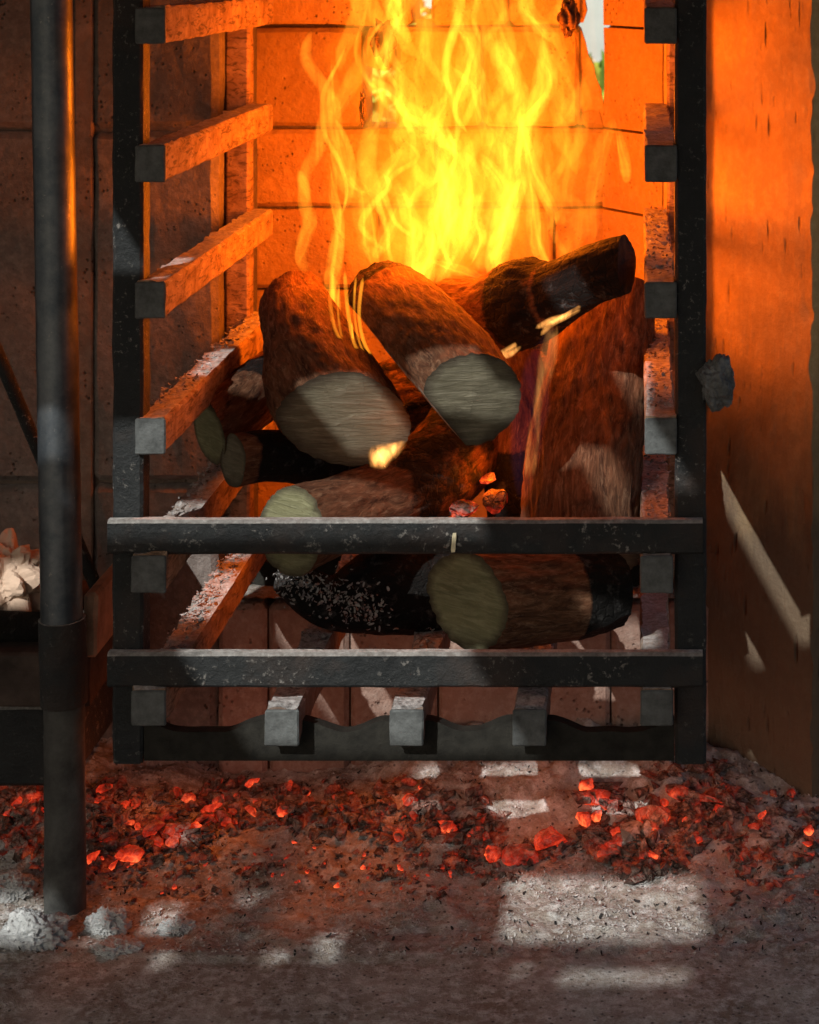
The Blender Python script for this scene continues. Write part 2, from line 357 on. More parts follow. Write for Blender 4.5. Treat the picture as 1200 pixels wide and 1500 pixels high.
def make_log(label, pts, n0=None, n1=None, char=None, mat=None, cut=None, lump=.10, seed=0, flat=None, endchar=(0, 0), group='logs stacked in the fire basket'):
    """pts: (x,y,z,r) from the near sawn end to the far end; n0, n1: outward normals of the two end cuts; flat: (direction, amount) split side"""
    t = thing('log', label, 'log', Vector(pts[0][:3]), group)
    R, n = 120, 96
    sm = spline(pts, R); cs = [Vector(s[:3]) for s in sm]; T, N, B = frames(cs)
    S = [0.]
    for i in range(1, R): S.append(S[-1] + (cs[i] - cs[i - 1]).length)
    L = S[-1]; off = Vector((seed * 3.1, seed * 1.7, seed * 5.3))
    V = []; G = []; CH = []; SP = []
    for j in range(R):
        r = sm[j][3]
        for i in range(n):
            th = 2 * math.pi * i / n; dv = N[j] * math.cos(th) + B[j] * math.sin(th)
            g = Vector((r * math.cos(th), r * math.sin(th), S[j] * .26)) + off
            big = 1 + lump * noise.noise(Vector((math.cos(th) * .9, math.sin(th) * .9, S[j] * 9)) + off)
            ridge = (abs(noise.noise(g * 75)) * -1 + .35) * .05 + .04 * noise.noise(g * 190) + .022 * noise.noise(g * 40) + .02 * noise.noise(g * 420)
            rr = r * (big + ridge)
            split = 0.
            if flat:
                fd = Vector(flat[0]).normalized(); c = dv.dot(fd)
                lim = r * (flat[1] + .02 * noise.noise(g * 90)) / max(c, .05)
                if c > .05 and rr > lim: rr = lim; split = 1.
            V.append(cs[j] + dv * rr); G.append(g); SP.append(split)
            u = S[j] / L; CH.append(char(u, th) if char else 0.)
    def cutoff(first):
        j0 = 0 if first else R - 1; nn = n0 if first else n1
        if nn is None: return
        nn = Vector(nn).normalized(); c = cs[j0]; t0 = T[j0]; r = sm[j0][3]
        for i in range(n):
            v = V[j0 * n + i]; dl = (c - v).dot(nn) / (t0.dot(nn) if abs(t0.dot(nn)) > .25 else .25)
            for j in range(R):
                s = S[j] if first else L - S[j]
                k = max(0., 1 - s / (3.2 * r)); V[j * n + i] = V[j * n + i] + t0 * dl * k
    cutoff(True); cutoff(False)
    fs = []
    for j in range(R - 1):
        for i in range(n):
            a, b = j * n + i, j * n + (i + 1) % n; fs.append((a, a + n, b + n, b))
    obj('bark', V, fs, mat or BARK, t, True, {'grain': G, 'char': CH, 'split': SP})
    for first in (True, False):
        j0 = 0 if first else R - 1; ring = V[j0 * n:(j0 + 1) * n]; c = sum(ring, Vector((0, 0, 0))) / n
        nn = -T[0] if first else T[-1]
        vs = []; gr = []; rd = []; K = 9
        for k in range(K):
            f = 1 - k / K
            for i in range(n):
                v = c + (ring[i] - c) * f; th = 2 * math.pi * i / n
                d = .0016 * noise.noise(v * 60) + .0012 * noise.noise(Vector((v.x * 40, v.y * 40, v.z * 260)))
                vs.append(v + nn * (d if k else 0)); rd.append(f)
                gr.append(Vector((math.cos(th) * f * .05, math.sin(th) * f * .05, 0)) + off)
        vs.append(c); rd.append(0.); gr.append(off.copy()); ff = []
        for k in range(K - 1):
            for i in range(n):
                a, b = k * n + i, k * n + (i + 1) % n; ff.append((a, b, b + n, a + n) if first else (b, a, a + n, b + n))
        for i in range(n):
            a, b = (K - 1) * n + i, (K - 1) * n + (i + 1) % n; ff.append((a, b, len(vs) - 1) if first else (b, a, len(vs) - 1))
        ec = endchar[0 if first else 1]
        obj('sawn_end', vs, ff, CHAR if ec else (cut or CUT), t, True, {'grain': gr, 'rad': rd})
    return t
def pr(px, py, Y, rpx): p = P(px, py, Y); return (p.x, p.y, p.z, rpx * (Y + D) / F)
def chunk_mesh(name, sx, sy, sz, seed, mat, sub=3, amp=.0022):
    rnd = random.Random(seed); bm = bmesh.new()
    pts = [Vector((rnd.gauss(0, 1), rnd.gauss(0, 1), rnd.gauss(0, 1))).normalized() * rnd.uniform(.75, 1.1) for _ in range(11)]
    for p in pts: bm.verts.new((p.x * sx, p.y * sy, p.z * sz))
    r = bmesh.ops.convex_hull(bm, input=bm.verts[:])
    bmesh.ops.delete(bm, geom=[v for v in bm.verts if not v.link_faces], context='VERTS')
    bmesh.ops.triangulate(bm, faces=bm.faces[:])
    bmesh.ops.subdivide_edges(bm, edges=bm.edges[:], cuts=sub, smooth=.12)
    bmesh.ops.smooth_vert(bm, verts=bm.verts[:], factor=.5, use_axis_x=True, use_axis_y=True, use_axis_z=True)
    for v in bm.verts: v.co += v.co.normalized() * (fbm(v.co + Vector((seed, 0, 0)), 90, 3) * amp + fbm(v.co + Vector((seed, 3, 0)), 260, 2) * amp * .4)
    me = bpy.data.meshes.new(name); bm.to_mesh(me); bm.free(); me.materials.append(mat)
    me.polygons.foreach_set('use_smooth', [True] * len(me.polygons)); me.set_sharp_from_angle(angle=math.radians(32))
    return me

# ------------------------------------------------------------ the setting
FLOOR = -.87; LEDGE = -.674; NY = .40; BY = .62
WA, WB = Vector((-.04, BY, 0)), Vector((.174, .31, 0)); WD = (WB - WA).normalized(); WN = Vector((-WD.y, WD.x, 0)) * 1.0   # right wing: from the back wall out to its free edge
if WN.y > 0 and WN.x < 0: WN = -WN
WN = Vector((WD.y, -WD.x, 0)); WN = WN if WN.x < 0 else -WN       # faces the fire
def grid(name, x0, x1, y0, y1, nx, ny, f, mat, **kw):
    vs = []; fs = []
    for j in range(ny + 1):
        for i in range(nx + 1):
            x, y = x0 + (x1 - x0) * i / nx, y0 + (y1 - y0) * j / ny; vs.append((x, y, f(x, y)))
    for j in range(ny):
        for i in range(nx):
            a = j * (nx + 1) + i; fs.append((a, a + 1, a + nx + 2, a + nx + 1))
    return obj(name, vs, fs, mat, None, True, **kw)
g = grid('ground', -60, 60, -60, 60, 4, 4, lambda x, y: -.95, GROUNDM); g['kind'] = 'structure'
def sm(a, b, x): x = max(0., min(1., (x - a) / (b - a))); return x * x * (3 - 2 * x)
def heap(x, y):
    h = .052 * sm(.20, .37, y) * sm(-.36, -.16, x) * (1 - .55 * sm(.0, .16, x))
    h += .035 * sm(.16, .30, y) * sm(-.40, -.56, x)
    h += .012 * sm(.15, .26, y)
    return h
def ashz(x, y):
    p = Vector((x, y, 0)); k = .22 + .78 * sm(.03, .10, y) - .0
    return FLOOR + .004 + heap(x, y) + .0022 * sm(.050, .056, y + .004 * noise.noise(p * 9)) * sm(-.12, -.26, x) + (k + 14 * heap(x, y)) * (.006 * noise.noise(p * 16) + .004 * noise.noise(p * 45) + .0026 * noise.noise(p * 120) + .0016 * noise.noise(p * 260))
s = grid('hearth_floor', -1.3, .8, -.7, .45, 60, 40, lambda x, y: FLOOR + .0012 * noise.noise(Vector((x, y, 0)) * 12), SLABM); s['kind'] = 'structure'
a = grid('ash_bed', -1.0, .40, -.20, .41, 420, 200, ashz, ASH); a['kind'] = 'stuff'; a['label'] = 'bed of grey wood ash on the hearth floor'
a = grid('ledge_ash', -.436, .06, NY + .006, BY - .004, 120, 50, lambda x, y: LEDGE + .003 + .004 * abs(noise.noise(Vector((x, y, 0)) * 30)) + .002 * noise.noise(Vector((x, y, 0)) * 110), ASH); a['kind'] = 'stuff'; a['label'] = 'thin grey ash on the brick ledge under the basket'

# back wall of fire bricks, with gaps that let the garden show
bw = thing('back_wall', 'fire brick wall behind the flames with gaps showing the garden', 'wall', (-.2, BY, LEDGE))
ZC = [-.68, -.58, -.478, -.384, -.289, -.196, -.078, .03, .14, .25, .36]
def brick_row(z0, z1, xs):
    for a, b in xs:
        bm_obj('brick', rough_box(a + .0018, b - .0018, BY + random.uniform(-.003, .003), BY + .10, z0 + .0018, z1 - .0018, .005, .0016, 3), BRICK, bw, False)
X0, X1 = -.452, .24
for k, (z0, z1) in enumerate(zip(ZC[:-1], ZC[1:])):
    if k == 5: xs = [(X0, -.320), (-.284, -.181), (-.181, -.067), (-.038, .10), (.10, X1)]
    elif k == 6: xs = [(X0, -.262), (-.243, -.15), (-.15, -.0665), (-.037, .10), (.10, X1)]
    else:
        off = .0 if k % 2 else .11; xs = []; x = X0
        e = X0 + .15 + off * .6
        while x < X1 - .02:
            if X1 - e < .06: e = X1
            xs.append((x, e)); x = e; e += .205
    brick_row(z0, z1, xs)
# broken bits that still hang in the gaps
bm_obj('brick', rough_box(-.318, -.288, BY - .012, BY + .05, -.128, -.079, .008, .006, 1), BRICK, bw)
bm_obj('brick', rough_box(-.068, -.037, BY + .01, BY + .08, -.196, -.172, .006, .005, 1), BRICK, bw)
def wedge(pts, y0, y1):
    bm = bmesh.new(); f = [bm.verts.new((x, y0 + .004 * noise.noise(Vector((x * 90, z * 90, 0))), z)) for x, z in pts]; b_ = [bm.verts.new((x + .002 * noise.noise(Vector((x * 70, z * 70, 4))), y1, z)) for x, z in pts]
    bm.faces.new(f[::-1]); bm.faces.new(b_); n = len(pts)
    for i in range(n): bm.faces.new((f[i], f[(i + 1) % n], b_[(i + 1) % n], b_[i]))
    bmesh.ops.recalc_face_normals(bm, faces=bm.faces[:]); return bm
bm_obj('brick', wedge([(-.0705, -.193), (-.036, -.193), (-.037, -.176), (-.0405, -.172), (-.043, -.152), (-.049, -.139), (-.052, -.124), (-.058, -.113), (-.061, -.098), (-.066, -.084), (-.0705, -.080)], BY + .012, BY + .03), BRICK, bw)
bm_obj('brick', wedge([(-.0705, -.074), (-.064, -.074), (-.060, -.06), (-.062, -.048), (-.054, -.036), (-.050, -.02), (-.0705, -.014)], BY + .010, BY + .03), BRICK, bw)
for xa_, xb_ in ((-.262, -.181), (-.181, -.068), (-.036, .2)): bm_obj('mortar', rough_box(xa_ + .003, xb_ - .003, BY + .012, BY + .03, -.086, -.070, 0, 0), MORTAR, bw)
for xa_ in (-.181, -.15): bm_obj('mortar', rough_box(xa_ - .004, xa_ + .004, BY + .012, BY + .03, -.19, .03, 0, 0), MORTAR, bw)
bm_obj('mortar', rough_box(X0, -.322, BY + .012, BY + .094, -.68, .36, 0, 0), MORTAR, bw)
bm_obj('mortar', rough_box(-.322, X1, BY + .012, BY + .094, -.68, -.197, 0, 0), MORTAR, bw)
bm_obj('mortar', rough_box(-.322, X1, BY + .012, BY + .094, .031, .36, 0, 0), MORTAR, bw)

# left wall: big blocks, its end is the left cheek of the niche
lw = thing('left_wall', 'grey brown block wall left of the fire niche', 'wall', (-.7, NY, FLOOR))
ZB = [-.93, -.55, -.179, .19, .37]; XB = [-1.25, -.588, -.44]
for z0, z1 in zip(ZB[:-1], ZB[1:]):
    for (x0, x1) in ((-1.25, -.590), (-.574, -.44)):
        b = rough_box(x0 + .001, x1 - .001, NY + random.uniform(0, .003), BY, z0 + .002, z1 - .002, .007, .0018, 7)
        bm_obj('block', b, BLOCK, lw)
bm_obj('mortar', rough_box(-1.24, -.446, NY + .012, BY - .01, -.94, .36, 0, 0), MORTAR, lw)
seam = rough_box(-.592, -.572, NY + .004, NY + .05, -.94, .36, .002, .0, 0)
bm_obj('mortar_seam', seam, MORTAR, lw)

# plinth: riser of upright bricks below the ledge
pl = thing('brick_plinth', 'raised plinth of upright bricks under the back of the basket', 'plinth', (-.2, NY, FLOOR))
pxs = [319, 392, 512, 640, 768, 895, 975, 1100]
for a, b in zip(pxs[:-1], pxs[1:]):
    xa, xb = P(a, 0, NY).x, P(b, 0, NY).x
    bm_obj('brick', rough_box(xa + .001, xb - .001, NY + random.uniform(-.002, .003), NY + .08, -.93, LEDGE - random.uniform(0, .003), .005, .0012, 1), PLINTH, pl)
bm_obj('core', rough_box(-.438, .10, NY + .075, BY - .001, -.93, LEDGE - .004, 0, 0), MORTAR, pl)

# right wing wall
rw = thing('wing_wall', 'rendered side wall at the right, streaked and lit by the fire', 'wall', (.1, .42, FLOOR))
UL = (WB - WA).length
def wing_piece(name, u0, u1, z0, z1, mat, nu, nz, chips=0.):
    vs = []; fs = []; th = .10
    for k, dd in ((0, 0.), (1, th)):
        for j in range(nz + 1):
            for i in range(nu + 1):
                u = u0 + (u1 - u0) * i / nu; z = z0 + (z1 - z0) * j / nz
                p = WA + WD * u - WN * dd; p.z = z
                if k == 0:
                    p += WN * (.0015 * fbm(p, 14, 3))
                    if chips: p += WN * (.0333 * min(1.25, (UL - u) / .132) * (1 - sm(-.70, -.42, z)))
                    e = min(u1 - u, 1.)
                    if chips and e < .03: p -= WN * (.012 * max(0, noise.noise(p * 35) - .1) * (1 - e / .03)); p -= WD * (.010 * max(0, noise.noise(p * 28 + Vector((5, 0, 0)))) * (1 - e / .03))
                vs.append(p)
    m = (nu + 1) * (nz + 1)
    for k in (0, 1):
        for j in range(nz):
            for i in range(nu):
                a = k * m + j * (nu + 1) + i; q = (a, a + 1, a + nu + 2, a + nu + 1); fs.append(q if k else q[::-1])
    loop = [i for i in range(nu)] + [j * (nu + 1) + nu for j in range(nz)] + [nz * (nu + 1) + i for i in range(nu, 0, -1)] + [j * (nu + 1) for j in range(nz, 0, -1)]
    for a, b in zip(loop, loop[1:] + loop[:1]): fs.append((a, b, b + m, a + m))
    o = obj(name, vs, fs, mat, rw, True, auto=35)
    bm = bmesh.new(); bm.from_mesh(o.data); bmesh.ops.recalc_face_normals(bm, faces=bm.faces[:]); bm.to_mesh(o.data); bm.free()
    o.data.set_sharp_from_angle(angle=math.radians(35))
    return o
for z0, z1 in zip(ZC[:-1], ZC[1:]): wing_piece('brick', .0, .118, z0 + .0015, z1 - .0015, BRICK, 6, 5)
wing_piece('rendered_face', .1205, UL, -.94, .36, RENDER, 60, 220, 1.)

# ------------------------------------------------------------ garden seen through the gaps
gw = obj('garden_wall', *(lambda b: ([v.co.copy() for v in b.verts], [[v.index for v in f.verts] for f in b.faces]))(rough_box(-3, 3, 5.0, 5.2, -.95, 1.2, .01, 0)), PALEW)
tag(gw, 'pale garden wall seen far off through the brick gaps', 'wall')
def bush(cx, cy, cz, r, n, label, seed):
    rnd = random.Random(seed); t = thing('bush', label, 'bush', (cx, cy, -.95)); vs = []; fs = []
    for _ in range(n):
        d = Vector((rnd.gauss(0, 1), rnd.gauss(0, 1), rnd.gauss(0, 1))).normalized() * (r * rnd.random() ** .4)
        c = Vector((cx, cy, cz)) + d + Vector((0, 0, .1 * noise.noise(d * 4)))
        a = Vector((rnd.gauss(0, 1), rnd.gauss(0, 1), rnd.gauss(0, 1))).normalized(); b = a.orthogonal().normalized()
        l = rnd.uniform(.03, .06); k = len(vs); vs += [c - a * l, c + b * l * .4, c + a * l, c - b * l * .4]; fs.append((k, k + 1, k + 2, k + 3))
    obj('foliage', vs, fs, LEAFM, t, False)
    tube('stem', [(cx, cy, -.95, .03), (cx + .02, cy, -.6, .022), (cx, cy, cz, .012)], SHELFM, t, 8, 8)
bush(-.17, 3.2, -.66, .42, 6000, 'green bush glimpsed through the wider gap right of the flames', 3)
bush(-1.0, 3.4, -.42, .55, 9000, 'green bush glimpsed through the narrow gap left of the flames', 4)

# ------------------------------------------------------------ added gobo out of view over the hearth; openings shaped to cast sun patches
ZR = .30
def gobo():
    t = thing('sun_gobo', 'added unseen board panel over the hearth, its gaps shaped to cast sun patches', 'gobo', (-1, -.6, ZR))
    H = [(-.874, -.684, -1.466, -1.33), (-.835, -.70, -1.478, -1.466), (-.80, -.69, -1.484, -1.478), (-.82, -.70, -1.535, -1.493), (-.86, -.835, -1.52, -1.484), (-.95, -.70, -1.29, -1.13), (-1.03, -.62, -1.06, -.90), (-.745, -.66, -.88, -.79), (-.63, -.545, -.885, -.78), (-1.21, -1.135, -.99, -.91),  # gaps laid back along the sun rays from the lit patches wanted
         (-.478, -.425, -1.0, -.63), (-.545, -.505, -1.01, -.825), (-.605, -.56, -1.13, -1.065), (-.86, -.765, -.76, -.62), (-1.12, -.97, -.885, -.80),
         (-1.345, -1.255, -1.47, -1.37), (-1.235, -1.21, -1.47, -1.39), (-1.195, -1.155, -1.45, -1.38), (-1.19, -1.15, -1.295, -1.25), (-1.17, -1.145, -1.51, -1.465), (-1.075, -1.05, -1.505, -1.46), (-1.03, -1.005, -1.50, -1.43), (-1.12, -1.09, -1.40, -1.36)]
    xs = sorted({-2.9, .5} | {h[0] for h in H} | {h[1] for h in H})
    vs = []; fs = []
    def slab(x0, x1, y0, y1):
        k = len(vs); vs.extend([(x, y, z) for z in (ZR, ZR + .02) for y in (y0, y1) for x in (x0, x1)])
        fs.extend([(k, k + 2, k + 3, k + 1), (k + 4, k + 5, k + 7, k + 6), (k, k + 1, k + 5, k + 4), (k + 2, k + 6, k + 7, k + 3), (k, k + 4, k + 6, k + 2), (k + 1, k + 3, k + 7, k + 5)])
    for x0, x1 in zip(xs[:-1], xs[1:]):
        xm = (x0 + x1) / 2; hs = sorted((h[2], h[3]) for h in H if h[0] < xm < h[1]); y = -2.0
        for a, b in hs: slab(x0, x1, y, a); y = b
        slab(x0, x1, y, .60)
        bpy_o = obj('board', list(vs), list(fs), GOBOM, t, False); vs.clear(); fs.clear()
gobo()

# ------------------------------------------------------------ the fire basket
S0 = D / F
def fx(px): return (px - CX) * S0
def fz(py): return -(py - CY) * S0
fb = thing('fire_basket', 'black steel fire basket of square bars holding burning logs', 'fire basket', (fx(600), .2, LEDGE))
RY = .45
for xa, xb in ((fx(164), fx(209)), (fx(989), fx(1035))):
    bar('post', xa, xb, 0, .026, LEDGE, .32, 2, STEEL, fb, .0008)
    bar('post', xa + .0, xb, RY - .013, RY + .013, LEDGE + .002, .32, 2, HEATED, fb, .0008)
for py0, py1 in ((756, 806), (949, 1000)):
    bar('front_rail', fx(163), fx(1029), -.0125, -.0008, fz(py1), fz(py0), 0, STEEL, fb, .0006)
ys = [(12, 63), (213, 265), (413, 464), (612, 663), (806, 858), (1001, 1050)]
def capped(name, x0, x1, y0, y1, z0, z1, mat, amp, step, fl):
    o = bar(name, x0, x1, y0, y1, z0, z1, 1, mat, fb, amp, step, fl)
    bm_obj('cut_face', rough_box(x0 - .0004, x1 + .0004, y0 - .003, y0 + .0005, z0 - .0004, z1 + .0008, .0012, .0004, 2), CAPM, o)
for k, (a, b) in enumerate(ys):
    y0 = -.003 if k < 4 else -.016; q = 0 if k < 4 else .0035
    capped('side_bar', fx(201), fx(244) + q, y0, RY + .016, fz(b), fz(a), HEATED, .0008, .008, .0028 if k < 4 else .005)
    capped('side_bar', fx(945) - q, fx(991) - q, y0, RY + .016, fz(b), fz(a), HEATED, .0008, .008, .003 if k < 4 else .004)
ys = None
def floor_bar(px0, px1):
    capped('floor_bar', (px0 - CX) / 1767, (px1 - CX) / 1767, -.016, RY + .02, -.651, -.6225, SCALE, .001, .006, .0045)
for a, b in ((389, 438), (572, 620), (752, 800)): floor_bar(a, b)
# bottom rail with a worn, dished upper edge between the floor bars
RAILM = mat_flat('caked_rail', (.016, .015, .012), .9, 70, .9, .5)
def bottom_rail(y0, y1):
    x0, x1 = fx(210), fx(988); n = 120; vs = []; fs = []
    cents = [fx(413), fx(596), fx(776)]
    for i in range(n + 1):
        x = x0 + (x1 - x0) * i / n
        d = min(abs(x - c) for c in cents + [x0 - .02, x1 + .02]); top = fz(1056) - .010 * sm(.016, .05, d) + .0012 * noise.noise(Vector((x * 60, 0, 0)))
        for y, z in ((y0, LEDGE + .002), (y0, top), (y1, top), (y1, LEDGE + .002)): vs.append((x, y, z))
    for i in range(n):
        for k in range(4):
            a, b = i * 4 + k, i * 4 + (k + 1) % 4; fs.append((a, b, b + 4, a + 4))
    fs += [(3, 2, 1, 0), (n * 4, n * 4 + 1, n * 4 + 2, n * 4 + 3)]
    o = obj('bottom_rail', vs, fs, RAILM, fb, False)
bottom_rail(.002, .014); bottom_rail(RY - .006, RY + .006)
bar('back_rail', fx(163), fx(1029), RY + .0155, RY + .026, fz(795), fz(767), 0, STEEL, fb, .0006)
# weld lump on the right post
def lump():
    bm = bmesh.new(); bmesh.ops.create_icosphere(bm, subdivisions=6, radius=1)
    c = P(1050, 560, .0)
    for v in bm.verts:
        q = v.co.copy(); k = 1 + .38 * noise.noise(q * 1.5 + Vector((3, 1, 0))) + .16 * noise.noise(q * 3.4) + .10 * noise.noise(q * 8) + .04 * noise.noise(q * 20)
        v.co = c + Vector((q.x * .0148 * k, q.y * .014 * k - .003, q.z * .0205 * k * (1 + .15 * q.x)))
    bm_obj('weld_lump', bm, mat_flat('weld_slag', (.10, .105, .105), .45, 60, .8, .6), fb, True)
lump()
tube('weld_pin', [(*P(1020, 560, .012), .008), (*P(1045, 560, .012), .008)], STEEL, fb, 12, 4)

# ------------------------------------------------------------ the logs
def cband(*bands):
    def f(u, th):
        return max([v * sm(a - .12, a, u) * (1 - sm(b, b + .12, u)) for a, b, v in bands] + [0.])
    return f
make_log('thick log top left of the pile with an oblique sawn face crossed by a shadow',
         [pr(505, 612, .10, 84), pr(478, 560, .15, 80), pr(447, 490, .23, 62), pr(432, 445, .31, 50)], (-.05, -.80, -.40), None, None, lump=.14, seed=1)
make_log('central log on top of the pile with its round sawn end facing forward',
         [pr(692, 583, .045, 70), pr(650, 530, .11, 74), pr(600, 475, .19, 66), pr(563, 440, .28, 58)], (.22, -.95, -.16), None, cband((.9, 1., .7)), lump=.08, seed=2, flat=((-.72, -.25, -.62), .72))
make_log('charred crooked branch lying across the top right of the pile',
         [pr(918, 388, .12, 40), pr(870, 402, .14, 44), pr(815, 432, .17, 50), pr(768, 444, .20, 62), pr(710, 452, .25, 46), pr(655, 442, .29, 34)], (.95, -.3, .1), None,
         cband((0., .30, 1.), (.40, .55, .8)), lump=.28, seed=3, endchar=(1, 0))
make_log('stout reddish barked log leaning upright at the right side of the basket',
         [pr(848, 815, .14, 86), pr(850, 720, .18, 84), pr(866, 600, .25, 78), pr(890, 436, .34, 70)], None, None, cband((.0, .1, .3)), lump=.10, seed=4)
make_log('curved log low at the left, its greenish sawn end behind the front rail',
         [pr(427, 778, .05, 64), pr(500, 754, .10, 55), pr(590, 722, .17, 58), pr(660, 670, .25, 64), pr(690, 620, .31, 60)], (-.55, -.80, .12), None, cband((.45, 1., .55)), cut=CUTG, lump=.12, seed=5)
make_log('short thick log at the bottom right of the basket, its right end charred',
         [pr(684, 878, .05, 68), pr(760, 874, .065, 66), pr(850, 866, .085, 62), pr(908, 862, .10, 50)], (-.62, -.78, .05), None, cband((.72, 1., 1.)), cut=CUTG, lump=.10, seed=6, endchar=(0, 1))
make_log('small dark log poking out at the left of the pile, lowest of the left three',
         [pr(342, 676, .13, 36), pr(400, 668, .16, 36), pr(470, 672, .20, 40), pr(540, 690, .25, 40)], (-.75, -.65, .05), None, cband((.15, 1., 1.)), lump=.16, seed=7)
make_log('log behind the left side bars with an olive sawn end and scorched bark',
         [pr(306, 632, .17, 46), pr(345, 600, .22, 46), pr(385, 566, .29, 44), pr(420, 540, .36, 40)], (-.80, -.55, -.1), None, cband((.45, .62, .75)), cut=CUTG, lump=.10, seed=8)
make_log('black burnt log at the bottom of the basket under the curved log',
         [pr(420, 838, .14, 26), pr(480, 880, .155, 36), pr(560, 868, .17, 58), pr(650, 850, .20, 66)], None, None, lambda u, th: 1., lump=.25, seed=9, endchar=(1, 1))
make_log('dark log standing between the central log and the upright right log',
         [pr(770, 800, .26, 50), pr(762, 690, .28, 50), pr(766, 600, .29, 44), pr(755, 520, .31, 36)], None, None, cband((.0, .45, .9)), lump=.14, seed=10, endchar=(1, 0))
make_log('scorched log across the back of the pile, half hidden by flames',
         [pr(480, 620, .38, 62), pr(600, 590, .39, 68), pr(740, 560, .39, 70), pr(905, 560, .385, 62)], None, None, lambda u, th: .55, lump=.12, seed=11, endchar=(1, 1))
# grey curls of ash left on the burnt log and on the floor bars
def flakes(name, pts, size, mat, label=None, parent=None, up=.5, seed=1):
    rnd = random.Random(seed); vs = []; fs = []
    for c in pts:
        nrm = Vector((rnd.gauss(0, 1), rnd.gauss(0, 1), rnd.gauss(0, 1) + up * 4)).normalized(); a = nrm.orthogonal().normalized(); a = Matrix.Rotation(rnd.uniform(0, 6.3), 3, nrm) @ a; b = nrm.cross(a)
        l = rnd.uniform(.5, 1.3) * size; wd = l * rnd.uniform(.25, .6); k = len(vs); cu = rnd.uniform(.1, .5) * l
        for i in range(4):
            t = i / 3 - .5; wk = wd * (1 - 1.4 * t * t) * .5
            q = Vector(c) + a * (t * l) + nrm * (cu * (t * t * 4) * .5)
            vs += [q + b * wk, q - b * wk]
            if i: fs.append((k + 2 * i - 2, k + 2 * i - 1, k + 2 * i + 1, k + 2 * i))
    o = obj(name, vs, fs, mat, parent, False)
    o['kind'] = 'stuff'
    if label: o['label'] = label
    return o
R = random.Random(21); pts = []
for _ in range(420):
    t = R.random(); p = P(405 + 155 * t + R.gauss(0, 9), 842 + 58 * t + R.gauss(0, 16), .10 + R.uniform(0, .02)); pts.append(p)
flakes('ash_curls', pts, .0042, mat_flat('dark_ash', (.20, .19, .18), .95, 120), 'grey curls of ash clinging to the burnt log at the basket floor', None, .1, 5)
pts = []
for c, zt in ((fx(222), fz(806)), (fx(222), fz(1001)), ((413 - CX) / 1767, -.6225), ((596 - CX) / 1767, -.6225), ((776 - CX) / 1767, -.6225), (fx(967), fz(806)), (fx(967), fz(612)), (fx(967), fz(413)), (fx(222), fz(612)), (fx(222), fz(1001))):
    for _ in range(170): pts.append((c + R.uniform(-.011, .011), R.uniform(.02, RY), zt + .003 + R.uniform(0, .003)))
flakes('scale_curls', pts, .0058, SCALE, 'curled flakes of ash lying on the bars of the basket', None, .8, 6)

# glowing coals inside the basket
def coal(px, py, Y, s, label, mat, seed, group=None, asp=(1, 1, .8)):
    p = P(px, py, Y); k = (Y + D) / F; me = chunk_mesh('ember', s * k * asp[0], s * k * asp[1], s * k * asp[2], seed, mat)
    o = bpy.data.objects.new('ember', me); link(o); o.location = p; o.rotation_euler = (R.uniform(-.3, .3), R.uniform(-.3, .3), R.uniform(0, 6)); return tag(o, label, 'ember', group)
coal(728, 735, .20, 26, 'large glowing coal in the basket left of the upright log', EMBER, 31, None, (1.0, .8, .7))
coal(716, 700, .215, 17, 'small bright coal in the crack above the large basket coal', EMBERHOT, 36, None, (1.3, .8, .5))
coal(682, 745, .16, 26, 'cracked orange coal just above the upper front rail', EMBER, 32)
coal(925, 700, .22, 32, 'bright orange coal wedged between the upright log and the right side bars', EMBERHOT, 33, None, (.35, .5, 1.5))
coal(440, 888, .43, 18, 'flat red coal on the ledge behind the basket floor', EMBERHOT, 34, None, (1.5, 1, .4))

# wood chip stuck on the upper rail
b = rough_box(-.5, .5, -.5, .5, -.5, .5, .1, .08)
c = P(665, 795, -.0145)
for v in b.verts: v.co = c + Vector((v.co.x * .0035 + v.co.z * .0012, v.co.y * .0025, v.co.z * .015))
tag(bm_obj('wood_chip', b, mat_flat('fresh_wood', (.62, .55, .36), .7)), 'pale splinter of wood stuck to the upper front rail', 'wood chip')

